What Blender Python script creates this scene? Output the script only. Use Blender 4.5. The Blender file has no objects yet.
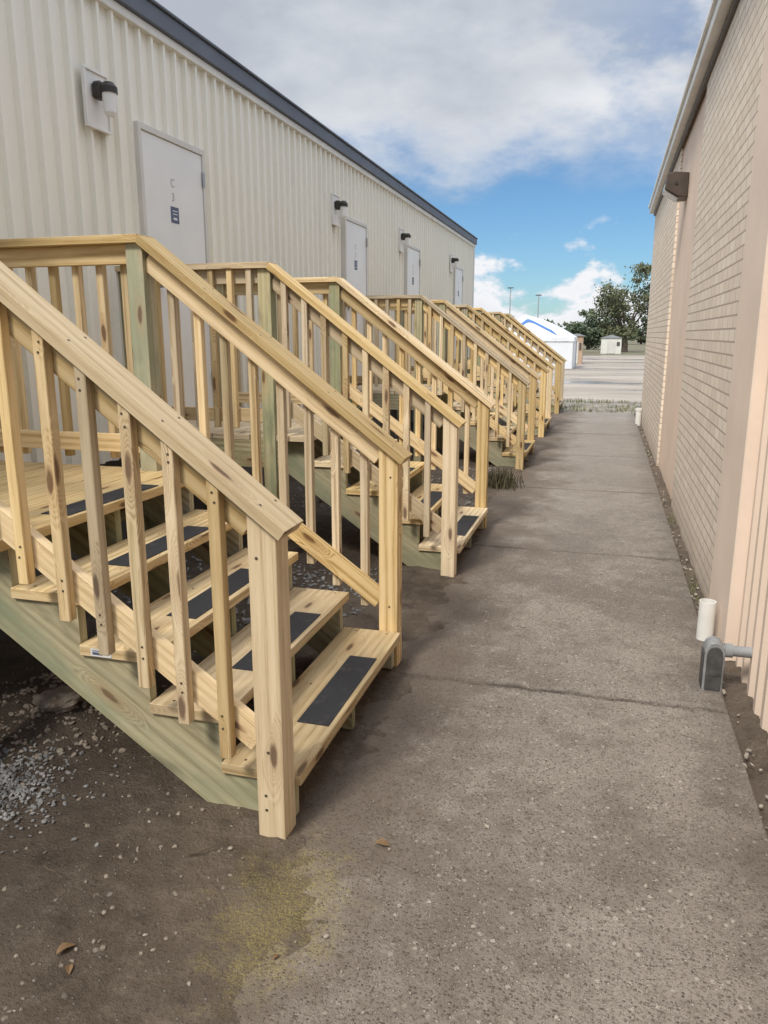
import bpy, bmesh, math, random
from mathutils import Vector, noise, Matrix
random.seed(7)
S = bpy.context.scene
C = S.collection
R = math.radians
V = Vector

# ------------------------------------------------------------------ nodes
class NT:
    def __init__(s, name, world=False):
        if world:
            s.m = bpy.data.worlds.new(name)
        else:
            s.m = bpy.data.materials.new(name)
        s.m.use_nodes = True
        s.t = s.m.node_tree
        s.b = s.t.nodes.get('Principled BSDF')
    def n(s, typ, **kw):
        nd = s.t.nodes.new(typ)
        for k, v in kw.items():
            setattr(nd, k, v)
        return nd
    def put(s, sock, v):
        if isinstance(v, bpy.types.NodeSocket):
            s.t.links.new(v, sock)
        elif v is not None:
            sock.default_value = v
    def math(s, op, a, b=None, c=None, clamp=False):
        nd = s.n('ShaderNodeMath', operation=op, use_clamp=clamp)
        s.put(nd.inputs[0], a)
        if b is not None: s.put(nd.inputs[1], b)
        if c is not None: s.put(nd.inputs[2], c)
        return nd.outputs[0]
    def smooth(s, x, a, b, o0=0.0, o1=1.0):
        nd = s.n('ShaderNodeMapRange', interpolation_type='SMOOTHSTEP')
        s.put(nd.inputs[0], x)
        nd.inputs[1].default_value = a; nd.inputs[2].default_value = b
        nd.inputs[3].default_value = o0; nd.inputs[4].default_value = o1
        return nd.outputs[0]
    def mix(s, f, a, b, blend='MIX'):
        nd = s.n('ShaderNodeMix', data_type='RGBA', blend_type=blend)
        s.put(nd.inputs[0], f)
        s.put(nd.inputs[6], a if isinstance(a, bpy.types.NodeSocket) else (*a[:3], 1))
        s.put(nd.inputs[7], b if isinstance(b, bpy.types.NodeSocket) else (*b[:3], 1))
        return nd.outputs[2]
    def coord(s, kind='Object', scale=(1, 1, 1), loc=(0, 0, 0)):
        tc = s.n('ShaderNodeTexCoord')
        mp = s.n('ShaderNodeMapping')
        s.t.links.new(tc.outputs[kind], mp.inputs[0])
        mp.inputs['Scale'].default_value = scale
        mp.inputs['Location'].default_value = loc
        return mp.outputs[0]
    def noise(s, vec, scale, detail=4, rough=.55, dist=0.0):
        nd = s.n('ShaderNodeTexNoise')
        s.put(nd.inputs['Vector'], vec)
        nd.inputs['Scale'].default_value = scale
        nd.inputs['Detail'].default_value = detail
        nd.inputs['Roughness'].default_value = rough
        nd.inputs['Distortion'].default_value = dist
        return nd.outputs[0]
    def voro(s, vec, scale, feature='F1', dims='3D'):
        nd = s.n('ShaderNodeTexVoronoi', feature=feature, voronoi_dimensions=dims)
        s.put(nd.inputs['Vector'], vec)
        nd.inputs['Scale'].default_value = scale
        return nd
    def ramp(s, f, stops):
        nd = s.n('ShaderNodeValToRGB')
        s.put(nd.inputs[0], f)
        e = nd.color_ramp.elements
        while len(e) < len(stops): e.new(0.5)
        for i, (p, c) in enumerate(stops):
            e[i].position = p; e[i].color = (*c[:3], 1)
        return nd.outputs[0]
    def bump(s, h, strength=.3, dist=.01, normal=None):
        nd = s.n('ShaderNodeBump')
        nd.inputs['Strength'].default_value = strength
        nd.inputs['Distance'].default_value = dist
        s.put(nd.inputs['Height'], h)
        if normal is not None: s.put(nd.inputs['Normal'], normal)
        s.t.links.new(nd.outputs[0], s.b.inputs['Normal'])
        return nd.outputs[0]
    def base(s, c, rough=.6, metal=0.0, spec=.4):
        s.put(s.b.inputs['Base Color'], c if isinstance(c, bpy.types.NodeSocket) else (*c[:3], 1))
        s.put(s.b.inputs['Roughness'], rough)
        s.b.inputs['Metallic'].default_value = metal
        s.b.inputs['Specular IOR Level'].default_value = spec
        return s.m

def simple(name, c, rough=.5, metal=0.0, var=.12, scale=8, bump=0.0, bscale=60, spec=.4):
    t = NT(name)
    f = t.noise(t.coord(), scale, 5)
    lo = tuple(x * (1 - var) for x in c); hi = tuple(min(1, x * (1 + var)) for x in c)
    col = t.ramp(f, [(.3, lo), (.7, hi)])
    if bump: t.bump(t.noise(t.coord(), bscale, 4), bump, .004)
    return t.base(col, rough, metal, spec)

def wood(name, light, mid, dark, green=0.0):
    t = NT(name)
    tc = t.n('ShaderNodeTexCoord')
    uv = tc.outputs['UV']
    def mp(sc):
        m = t.n('ShaderNodeMapping'); t.t.links.new(uv, m.inputs[0]); m.inputs['Scale'].default_value = sc
        return m.outputs[0]
    oi = t.n('ShaderNodeObjectInfo')
    rnd = oi.outputs['Random']
    r2 = t.math('FRACT', t.math('MULTIPLY', rnd, 17.31))
    r3 = t.math('FRACT', t.math('MULTIPLY', rnd, 53.77))
    warp = t.noise(mp((14, 40, 1)), 1.0, 3)
    vo = t.voro(mp((2.3, 9.0, 1)), 1.0, 'F1', '2D')
    kd = t.math('ADD', vo.outputs['Distance'], t.math('MULTIPLY', t.math('SUBTRACT', warp, .5), .12))
    sp = t.n('ShaderNodeSeparateColor'); t.t.links.new(vo.outputs['Color'], sp.inputs[0])
    sel = t.smooth(sp.outputs[0], .54, .58)
    halo = t.math('MULTIPLY', t.smooth(kd, .05, .42, 1, 0), sel)
    cb = t.n('ShaderNodeCombineXYZ'); t.put(cb.inputs[1], t.math('MULTIPLY', halo, 2.0))
    va = t.n('ShaderNodeVectorMath', operation='ADD'); t.t.links.new(mp((.6, 8, 1)), va.inputs[0]); t.t.links.new(cb.outputs[0], va.inputs[1])
    wv = t.n('ShaderNodeTexWave', wave_type='BANDS', bands_direction='Y')
    t.put(wv.inputs['Vector'], va.outputs[0])
    wv.inputs['Scale'].default_value = 1.0
    wv.inputs['Distortion'].default_value = 12.0
    wv.inputs['Detail'].default_value = 4.0
    wv.inputs['Detail Scale'].default_value = .45
    fine = t.noise(mp((6, 210, 1)), 1.0, 4, .65)
    streak = t.noise(mp((1.3, 42, 1)), 1.0, 5, .6)
    wamt = t.math('MULTIPLY_ADD', r3, .24, .08)
    g = t.math('ADD', t.math('MULTIPLY', t.math('SUBTRACT', wv.outputs[1], .5), wamt), t.math('ADD', t.math('MULTIPLY', fine, .48), t.math('MULTIPLY', streak, .52)))
    col = t.ramp(g, [(.31, dark), (.44, mid), (.60, light)])
    bl = t.noise(mp((1.6, 6.5, 1)), 1.0, 5, .6)
    col = t.mix(t.smooth(bl, .48, .74, 0, .55), col, (mid[0] * .68, mid[1] * .66, mid[2] * .62))
    if green:
        gr = t.noise(mp((1.2, 4.1, 1)), 1.0, 5, .62)
        col = t.mix(t.smooth(gr, .40, .64, 0.06, green), col, (.235, .265, .160))
        dk = t.noise(mp((2.6, 9.0, 1)), 1.0, 4, .6)
        col = t.mix(t.smooth(dk, .53, .72, 0, .65), col, (.16, .138, .085))
    else:
        gr = t.noise(mp((1.0, 5.0, 1)), 1.0, 4, .6)
        col = t.mix(t.math('MULTIPLY', t.smooth(gr, .5, .75), t.smooth(r3, .5, .9, 0, .45)), col, (.36, .35, .19))
    col = t.mix(t.math('MULTIPLY', halo, .36), col, (.40, .225, .085))
    kn = t.math('MULTIPLY', t.smooth(kd, .06, .14, 1, 0), sel)
    col = t.mix(t.math('MULTIPLY', kn, .85), col, (.125, .06, .028))
    hs = t.n('ShaderNodeHueSaturation')
    t.t.links.new(col, hs.inputs['Color'])
    t.put(hs.inputs['Value'], t.math('MULTIPLY_ADD', rnd, .52, .74))
    t.put(hs.inputs['Saturation'], t.math('MULTIPLY_ADD', r2, -.40, 1.10))
    t.bump(g, .5, .003)
    return t.base(hs.outputs[0], .7, 0, .25)

WOOD = wood('pine_wood', (.70, .535, .30), (.60, .435, .215), (.39, .26, .117))
WOODG = wood('treated_pine', (.49, .43, .255), (.41, .345, .195), (.27, .22, .12), .85)

def stain(t, vec):
    sp = t.n('ShaderNodeSeparateXYZ'); t.t.links.new(vec, sp.inputs[0])
    dx = t.math('DIVIDE', t.math('ADD', sp.outputs[0], .77), .30)
    dy = t.math('DIVIDE', t.math('SUBTRACT', sp.outputs[1], 1.68), .52)
    d = t.math('SQRT', t.math('ADD', t.math('MULTIPLY', dx, dx), t.math('MULTIPLY', dy, dy)))
    m = t.smooth(d, .05, 1.3, 1, 0)
    n1 = t.noise(vec, 11, 9, .80)
    n2 = t.noise(vec, 170, 3, .75)
    s = t.smooth(t.math('ADD', t.math('MULTIPLY', m, .41), n1), .66, .95)
    return t.math('MULTIPLY', s, t.smooth(n2, .40, .63, .06, .82))
STC = (.40, .335, .12)

def make_dirt():
    t = NT('packed_dirt')
    v = t.coord()
    a = t.noise(v, 1.6, 6, .6); b = t.noise(v, 12, 8, .75); c = t.noise(v, 90, 4, .7)
    col = t.ramp(a, [(.3, (.112, .084, .062)), (.7, (.210, .164, .126))])
    col = t.mix(t.smooth(b, .44, .70, 0, .65), col, (.265, .215, .168))
    b4 = t.noise(t.coord('Object', (1, 1, 1), (5, 2, 0)), 5.0, 7, .7)
    col = t.mix(t.smooth(b4, .50, .68, 0, .6), col, (.065, .049, .036))
    col = t.mix(t.smooth(c, .5, .75, 0, .6), col, (.048, .037, .029))
    vo = t.voro(v, 75)
    sp = t.n('ShaderNodeSeparateColor'); t.t.links.new(vo.outputs['Color'], sp.inputs[0])
    peb = t.math('MULTIPLY', t.smooth(vo.outputs['Distance'], .2, .34, 1, 0), t.smooth(sp.outputs[0], .90, .93))
    col = t.mix(peb, col, (.30, .27, .235))
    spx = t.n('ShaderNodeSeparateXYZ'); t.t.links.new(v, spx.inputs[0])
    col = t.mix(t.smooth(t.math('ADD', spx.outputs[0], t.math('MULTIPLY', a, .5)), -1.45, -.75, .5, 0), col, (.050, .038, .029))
    col = t.mix(stain(t, v), col, STC)
    h = t.math('ADD', t.math('MULTIPLY', b, .9), t.math('ADD', t.math('MULTIPLY', c, .5), t.math('MULTIPLY', peb, .35)))
    t.bump(h, 1.0, .032)
    return t.base(col, .93, 0, .2)
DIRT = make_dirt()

def make_concrete():
    t = NT('aggregate_concrete')
    v = t.coord()
    a = t.noise(v, .9, 5, .6); b = t.noise(v, 5.5, 7, .70); c = t.noise(v, 150, 3, .75)
    col = t.ramp(a, [(.3, (.275, .232, .194)), (.7, (.370, .322, .275))])
    b2 = t.noise(v, 2.1, 8, .74)
    b3 = t.noise(t.coord('Object', (1, 1, 1), (7, 3, 1)), 1.25, 8, .72)
    spx = t.n('ShaderNodeSeparateXYZ'); t.t.links.new(v, spx.inputs[0])
    col = t.mix(t.smooth(b2, .48, .70, 0, .6), col, (.435, .385, .332))
    col = t.mix(t.smooth(b3, .46, .62, 0, .72), col, (.178, .144, .116))
    col = t.mix(t.smooth(b, .47, .65, 0, .60), col, (.190, .155, .126))
    col = t.mix(t.smooth(spx.outputs[1], 3.0, 12.0, 0, .6), col, (.40, .365, .325))
    for sc_, amt in ((52, .65), (110, .75)):
        vo = t.voro(v, sc_)
        sp = t.n('ShaderNodeSeparateColor'); t.t.links.new(vo.outputs['Color'], sp.inputs[0])
        sel = t.math('MULTIPLY', t.smooth(vo.outputs['Distance'], .26, .44, 1, 0), t.smooth(sp.outputs[0], .42 if sc_ > 100 else .68, .50 if sc_ > 100 else .74))
        agg = t.ramp(sp.outputs[1], [(.1, (.115, .09, .07)), (.5, (.36, .305, .25)), (.95, (.62, .56, .48))])
        col = t.mix(t.math('MULTIPLY', sel, amt), col, agg)
    col = t.mix(t.smooth(c, .47, .67, 0, .70), col, (.105, .083, .065))
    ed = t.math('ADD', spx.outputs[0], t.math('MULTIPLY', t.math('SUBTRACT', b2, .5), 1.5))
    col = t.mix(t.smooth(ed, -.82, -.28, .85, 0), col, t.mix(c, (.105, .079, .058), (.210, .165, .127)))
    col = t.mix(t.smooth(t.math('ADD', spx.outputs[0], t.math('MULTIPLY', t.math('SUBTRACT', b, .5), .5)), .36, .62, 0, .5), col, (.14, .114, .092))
    jb = t.math('MULTIPLY', t.math('SUBTRACT', b, .5), .14)
    for yj, st in ((3.25, .9), (5.6, .6), (8.0, .75), (10.4, .7), (12.8, .7)):
        jn = t.math('ABSOLUTE', t.math('ADD', t.math('SUBTRACT', spx.outputs[1], yj), jb))
        col = t.mix(t.math('MULTIPLY', t.smooth(jn, .0, .035, 1, 0), t.smooth(b2, .38, .6, .2, st)), col, (.080, .064, .051))
    col = t.mix(t.math('MULTIPLY', stain(t, v), .85), col, STC)
    h = t.math('ADD', t.math('MULTIPLY', sel, .6), t.math('ADD', t.math('MULTIPLY', c, .7), t.math('MULTIPLY', b, .5)))
    t.bump(h, 1.0, .011)
    return t.base(col, t.smooth(b3, .47, .64, .88, .72), 0, .3)
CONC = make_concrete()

def make_brick():
    t = NT('painted_brick')
    tc = t.n('ShaderNodeTexCoord')
    sp = t.n('ShaderNodeSeparateXYZ'); t.t.links.new(tc.outputs['Object'], sp.inputs[0])
    cb = t.n('ShaderNodeCombineXYZ')
    t.put(cb.inputs[0], t.math('ADD', sp.outputs[1], sp.outputs[0])); t.put(cb.inputs[1], sp.outputs[2])
    br = t.n('ShaderNodeTexBrick')
    t.t.links.new(cb.outputs[0], br.inputs['Vector'])
    br.inputs['Scale'].default_value = 1.0
    br.inputs['Brick Width'].default_value = .205
    br.inputs['Row Height'].default_value = .072
    br.inputs['Mortar Size'].default_value = .0055
    br.inputs['Mortar Smooth'].default_value = .15
    br.inputs['Color1'].default_value = (.88, .77, .64, 1)
    br.inputs['Color2'].default_value = (.77, .65, .53, 1)
    br.inputs['Mortar'].default_value = (.45, .37, .295, 1)
    n1 = t.noise(tc.outputs['Object'], 1.3, 5, .6); n2 = t.noise(tc.outputs['Object'], 45, 4, .7)
    col = t.mix(t.smooth(n1, .4, .75, 0, .28), br.outputs[0], (.68, .57, .46))
    col = t.mix(t.smooth(n2, .5, .8, 0, .3), col, (.88, .80, .69))
    col = t.mix(t.smooth(t.math('ADD', sp.outputs[2], t.math('MULTIPLY', n1, .4)), .15, .6, .45, 0), col, (.36, .29, .235))
    h = t.math('ADD', t.math('SUBTRACT', 1.0, br.outputs[1]), t.math('MULTIPLY', n2, .25))
    t.bump(h, .85, .007)
    return t.base(col, .8, 0, .3)
BRICK = make_brick()

def make_siding(name, c, dirtc):
    t = NT(name)
    v = t.coord()
    sp = t.n('ShaderNodeSeparateXYZ'); t.t.links.new(v, sp.inputs[0])
    n1 = t.noise(t.coord('Object', (1, 5, .5)), 1.0, 5, .6)
    n2 = t.noise(v, .6, 4)
    col = t.mix(t.smooth(n1, .45, .8, 0, .22), c, dirtc)
    col = t.mix(t.smooth(n2, .4, .7, 0, .18), col, tuple(min(1, x * 1.1) for x in c))
    col = t.mix(t.smooth(t.math('ADD', sp.outputs[2], t.math('MULTIPLY', n1, .5)), .2, 1.5, .25, 0), col, dirtc)
    return t.base(col, .45, 0, .45)
SIDING = make_siding('cream_metal_siding', (.86, .83, .73), (.64, .59, .49))
RSIDING = make_siding('tan_metal_siding', (.80, .655, .535), (.56, .43, .335))
STUCCO = simple('tan_painted_panel', (.82, .67, .55), .7, 0, .08, 2, .15, 80)
STUCCO2 = simple('pink_recess_panel', (.80, .63, .50), .7, 0, .08, 2, .12, 80)
FASCIA = simple('slate_fascia', (.12, .135, .165), .55, 0, .12, 3, 0, 60, .3)
TRIMW = simple('pale_trim', (.70, .68, .62), .45, 0, .08, 4)
EAVE = simple('white_eave_metal', (.80, .785, .74), .4, 0, .1, 3)
ROOF = simple('roof_metal', (.30, .31, .33), .5, 0, .15, 2)
SKIRT = simple('dark_skirting', (.09, .08, .07), .8, 0, .3, 3, .3)
DOORM = simple('grey_door_paint', (.76, .755, .73), .42, 0, .05, 2)
FRAME = simple('door_frame_paint', (.62, .60, .55), .45, 0, .06, 3)
STEEL = simple('brushed_steel', (.45, .45, .45), .35, .9, .1, 30)
BLACKP = simple('black_plastic', (.04, .035, .03), .45, 0, .2, 20)
BRONZE = simple('bronze_paint', (.075, .055, .042), .45, 0, .2, 10)
GLOBE = simple('white_glass_globe', (.80, .79, .76), .25, 0, .03, 5)
LENS = simple('lamp_lens_glass', (.46, .46, .44), .2, 0, .15, 14)
PLATE = simple('white_mount_plate', (.80, .78, .73), .5, 0, .06, 6)
PVC = simple('white_pvc', (.78, .77, .73), .35, 0, .06, 9)
GREYP = simple('grey_conduit', (.27, .275, .28), .5, 0, .3, 18)
DGREY = simple('dark_grey_metal', (.085, .083, .082), .55, .2, .35, 20)
NAVY = simple('navy_print', (.09, .11, .18), .5, 0, .1, 9)
WHITEP = simple('white_print', (.70, .70, .69), .5, 0, .03, 9)
INK = simple('grey_lettering', (.45, .45, .455), .6, 0, .1, 9)
STONE = simple('grey_gravel_stone', (.20, .195, .19), .85, 0, .6, 18, .3, 90)
PEB = simple('tan_pebble_stone', (.31, .27, .225), .85, 0, .6, 14, .3, 90)
CLOD = simple('pale_dirt_clod', (.23, .19, .15), .92, 0, .5, 16, .9, 70)
TENTW = simple('white_tarp', (.74, .755, .78), .55, 0, .06, 1)
TENTB = simple('blue_tarp_print', (.06, .17, .45), .55, 0, .08, 1)
TANB = simple('tan_shed_paint', (.45, .31, .21), .6, 0, .1, 2)
BARK = simple('tree_bark', (.11, .085, .065), .9, 0, .3, 6, .5, 30)
LEAFB = simple('dry_leaf_brown', (.20, .12, .055), .7, 0, .35, 30)
TWIG = simple('twig_bark', (.10, .07, .045), .9, 0, .3, 30)
GALV = simple('galvanised_pole', (.40, .41, .42), .5, .3, .1, 3)
SCREW = simple('screw_head_metal', (.12, .09, .06), .5, .3, .2, 30)

def make_grit():
    t = NT('black_grip_tape')
    v = t.coord()
    n = t.noise(v, 420, 2, .7)
    d = t.noise(v, 14, 4, .65)
    col = t.ramp(n, [(.35, (.012, .012, .014)), (.7, (.045, .047, .052))])
    col = t.mix(t.smooth(d, .52, .8, 0, .35), col, (.18, .145, .11))
    t.bump(n, .5, .002)
    return t.base(col, .75, 0, .4)
GRIT = make_grit()

def leafmat(name, a, b):
    t = NT(name)
    oi = t.noise(t.coord(), .9, 3)
    f2 = t.noise(t.coord(), 7, 2)
    col = t.ramp(t.math('ADD', t.math('MULTIPLY', oi, .6), t.math('MULTIPLY', f2, .4)), [(.35, a), (.65, b)])
    return t.base(col, .7, 0, .25)
LEAF1 = leafmat('leaf_olive', (.055, .068, .034), (.175, .178, .092))
LEAF2 = leafmat('leaf_hazy_green', (.065, .09, .055), (.145, .175, .105))
GRASSM = leafmat('grass_blade', (.09, .11, .04), (.24, .23, .11))
WEEDM = leafmat('weed_leaf', (.045, .042, .024), (.12, .105, .06))

def make_lot():
    t = NT('worn_lot_paving')
    v = t.coord('Object', (.30, 1, 1))
    a = t.noise(v, .30, 7, .68); b = t.noise(v, 1.7, 5, .6)
    col = t.ramp(a, [(.36, (.21, .175, .14)), (.48, (.32, .275, .225)), (.62, (.44, .385, .32))])
    col = t.mix(t.smooth(b, .50, .72, 0, .5), col, (.19, .16, .13))
    wet = t.smooth(a, .42, .46, 1, 0)
    return t.base(col, t.math('MULTIPLY_ADD', wet, -.65, .85), 0, .4)
LOT = make_lot()
FIELD = simple('scrub_ground', (.17, .155, .095), .95, 0, .4, .25, .5, 8)
VERGE = simple('gravel_verge', (.24, .215, .175), .95, 0, .5, 3.0, .8, 40)

# ------------------------------------------------------------------ mesh helpers
def newbm():
    bm = bmesh.new(); bm.loops.layers.uv.new('UVMap'); return bm

def merge(bm, tmp):
    me = bpy.data.meshes.new('tmp'); tmp.to_mesh(me); tmp.free()
    bm.from_mesh(me); bpy.data.meshes.remove(me)

def finish(tmp, L, W, T, bev):
    if bev:
        bmesh.ops.bevel(tmp, geom=list(tmp.edges), offset=bev, segments=1, affect='EDGES')
    bmesh.ops.recalc_face_normals(tmp, faces=list(tmp.faces))
    uvl = tmp.loops.layers.uv.active
    ou, ov = random.uniform(0, 60), random.uniform(0, 60)
    for f in tmp.faces:
        n = f.normal
        a = (abs(n.dot(L)), abs(n.dot(W)), abs(n.dot(T)))
        for lp in f.loops:
            d = lp.vert.co
            if a[0] >= a[1] and a[0] >= a[2]: uv = (d.dot(W), d.dot(T))
            elif a[1] >= a[2]: uv = (d.dot(L), d.dot(T) + .31)
            else: uv = (d.dot(L), d.dot(W))
            lp[uvl].uv = (uv[0] + ou, uv[1] + ov)

def board(bm, p0, p1, wdir, w, t, bev=.002):
    p0, p1, wdir = V(p0), V(p1), V(wdir)
    L = (p1 - p0).normalized(); W = (wdir - L * wdir.dot(L)).normalized(); T = L.cross(W)
    tmp = newbm()
    vs = []
    for p in (p0, p1):
        for a, b in ((-1, -1), (1, -1), (1, 1), (-1, 1)):
            vs.append(tmp.verts.new(p + W * (a * w / 2) + T * (b * t / 2)))
    for q in ((0, 1, 2, 3), (7, 6, 5, 4), (0, 4, 5, 1), (1, 5, 6, 2), (2, 6, 7, 3), (3, 7, 4, 0)):
        tmp.faces.new([vs[i] for i in q])
    finish(tmp, L, W, T, bev)
    merge(bm, tmp)

def bx(bm, x0, x1, y0, y1, z0, z1, bev=0.0, grain='x'):
    cx, cy, cz = (x0 + x1) / 2, (y0 + y1) / 2, (z0 + z1) / 2
    if grain == 'x': board(bm, (x0, cy, cz), (x1, cy, cz), (0, 1, 0), abs(y1 - y0), abs(z1 - z0), bev)
    elif grain == 'y': board(bm, (cx, y0, cz), (cx, y1, cz), (1, 0, 0), abs(x1 - x0), abs(z1 - z0), bev)
    else: board(bm, (cx, cy, z0), (cx, cy, z1), (1, 0, 0), abs(x1 - x0), abs(y1 - y0), bev)

def prism(bm, pts, y0, y1, L, bev=0.0):
    tmp = newbm()
    a = [tmp.verts.new((x, y0, z)) for x, z in pts]
    b = [tmp.verts.new((x, y1, z)) for x, z in pts]
    n = len(pts)
    tmp.faces.new(a); tmp.faces.new(b[::-1])
    for i in range(n):
        tmp.faces.new([a[i], b[i], b[(i + 1) % n], a[(i + 1) % n]])
    L = V(L).normalized(); T = V((0, 1, 0)); W = L.cross(T)
    finish(tmp, L, W, T, bev)
    merge(bm, tmp)

def cyl(bm, p0, p1, r, seg=16, r2=None):
    p0, p1 = V(p0), V(p1)
    d = p1 - p0
    q = V((0, 0, 1)).rotation_difference(d.normalized())
    mt = Matrix.Translation((p0 + p1) / 2) @ q.to_matrix().to_4x4()
    bmesh.ops.create_cone(bm, cap_ends=True, segments=seg, radius1=r, radius2=r if r2 is None else r2, depth=d.length, matrix=mt)

def link(name, bm, mat, parent=None, smooth=False):
    me = bpy.data.meshes.new(name); bm.to_mesh(me); bm.free()
    me.materials.append(mat)
    if smooth:
        for p in me.polygons: p.use_smooth = True
    o = bpy.data.objects.new(name, me); C.objects.link(o)
    if parent: o.parent = parent
    return o

def pymesh(name, vs, fs, mat, parent=None, smooth=False):
    me = bpy.data.meshes.new(name); me.from_pydata(vs, [], fs); me.update()
    me.materials.append(mat)
    if smooth:
        for p in me.polygons: p.use_smooth = True
    o = bpy.data.objects.new(name, me); C.objects.link(o)
    if parent: o.parent = parent
    return o

def tag(o, label=None, cat=None, group=None, kind=None):
    if label: o['label'] = label
    if cat: o['category'] = cat
    if group: o['group'] = group
    if kind: o['kind'] = kind
    return o

def thing(name, label, cat, loc=(0, 0, 0), rz=0, group=None):
    o = bpy.data.objects.new(name, None); C.objects.link(o)
    o.location = loc; o.rotation_euler = (0, 0, rz)
    o.empty_display_size = .1
    return tag(o, label, cat, group)

def copy_tree(o, parent=None):
    c = o.copy(); C.objects.link(c)
    if parent: c.parent = parent
    for ch in list(o.children): copy_tree(ch, c)
    return c

# ------------------------------------------------------------------ setting
WX = -3.27
BXF = .66

def sheet(name, x0, x1, y0, y1, z, mat):
    return tag(pymesh(name, [(x0, y0, z), (x1, y0, z), (x1, y1, z), (x0, y1, z)], [(0, 1, 2, 3)], mat), kind='structure')
sheet('ground', -700, 700, -200, 1200, -.060, FIELD)
sheet('parking_lot', -60, 60, 19.4, 66, -.045, LOT)
vs, fs = [], []
nx, ny = 90, 30
for j in range(ny + 1):
    for i in range(nx + 1):
        x = -3.2 + i * 9 / nx; y = 16.4 + j * 3.4 / ny
        z = -.02 + .03 * noise.noise((x * 1.4, y * 1.4, 2)) + .012 * noise.noise((x * 6, y * 6, 4)) - .04 * (max(0, j - ny + 6) / 6)
        vs.append((x, y, z))
for j in range(ny):
    for i in range(nx):
        a = j * (nx + 1) + i; fs.append((a, a + 1, a + nx + 2, a + nx + 1))
tag(pymesh('gravel_verge', vs, fs, VERGE, smooth=True), kind='structure')

bm = newbm()
joints = [-1.5, .9, 3.25, 5.6, 8.0, 10.4, 12.8, 16.5]
for i in range(len(joints) - 1):
    dz = random.uniform(-.003, .003)
    bx(bm, -1.0, .585, joints[i] + .003, joints[i + 1] - .003, -.10, dz, .005)
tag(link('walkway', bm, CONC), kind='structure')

def sm(a, b, x):
    t = max(0, min(1, (x - a) / (b - a))); return t * t * (3 - 2 * t)
def dirt_z(x, y):
    n = noise.noise((x * 1.3, y * 1.3, 0)) * .018 + noise.noise((x * 5, y * 5, 3)) * .016 + noise.noise((x * 17, y * 17, 7)) * .012
    xe = -.88 + noise.noise((.3, y * .9, 5)) * .12 + noise.noise((1.3, y * 3.7, 5)) * .07 + .22 * (1 - sm(1.5, 2.2, y))
    t = sm(xe - .28, xe + .28, x)
    r = math.hypot((x + 2.15) / .38, (y - 2.5) / .34)
    m = .085 * (1 - sm(.1, 1.1, r)) * (1 + .7 * noise.noise((x * 7, y * 7, 1)))
    return n * (1 - .6 * t) + .010 - .028 * t + m
ys = []
yy = -1.4
while yy < 16.5:
    ys.append(yy); yy += .026 if .7 < yy < 5.0 else .09
xs = [-3.4 + i * .029 for i in range(int((3.4 - .28) / .029))]
vs = [(x, y, dirt_z(x, y)) for y in ys for x in xs]
W_ = len(xs)
fs = [(j * W_ + i, j * W_ + i + 1, (j + 1) * W_ + i + 1, (j + 1) * W_ + i) for j in range(len(ys) - 1) for i in range(W_ - 1)]
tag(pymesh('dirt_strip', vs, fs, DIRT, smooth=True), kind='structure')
ys2 = [-1.4 + i * .05 for i in range(360)]
xs2 = [.57 + i * .02 for i in range(8)]
vs = [(x, y, -.030 + .022 * noise.noise((x * 9, y * 4, 9)) + .010 * noise.noise((x * 30, y * 14, 9)) + .02 * (x - .57) / .14) for y in ys2 for x in xs2]
fs = [(j * 8 + i, j * 8 + i + 1, (j + 1) * 8 + i + 1, (j + 1) * 8 + i) for j in range(len(ys2) - 1) for i in range(7)]
tag(pymesh('wall_gap_soil', vs, fs, DIRT, smooth=True), kind='structure')

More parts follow.
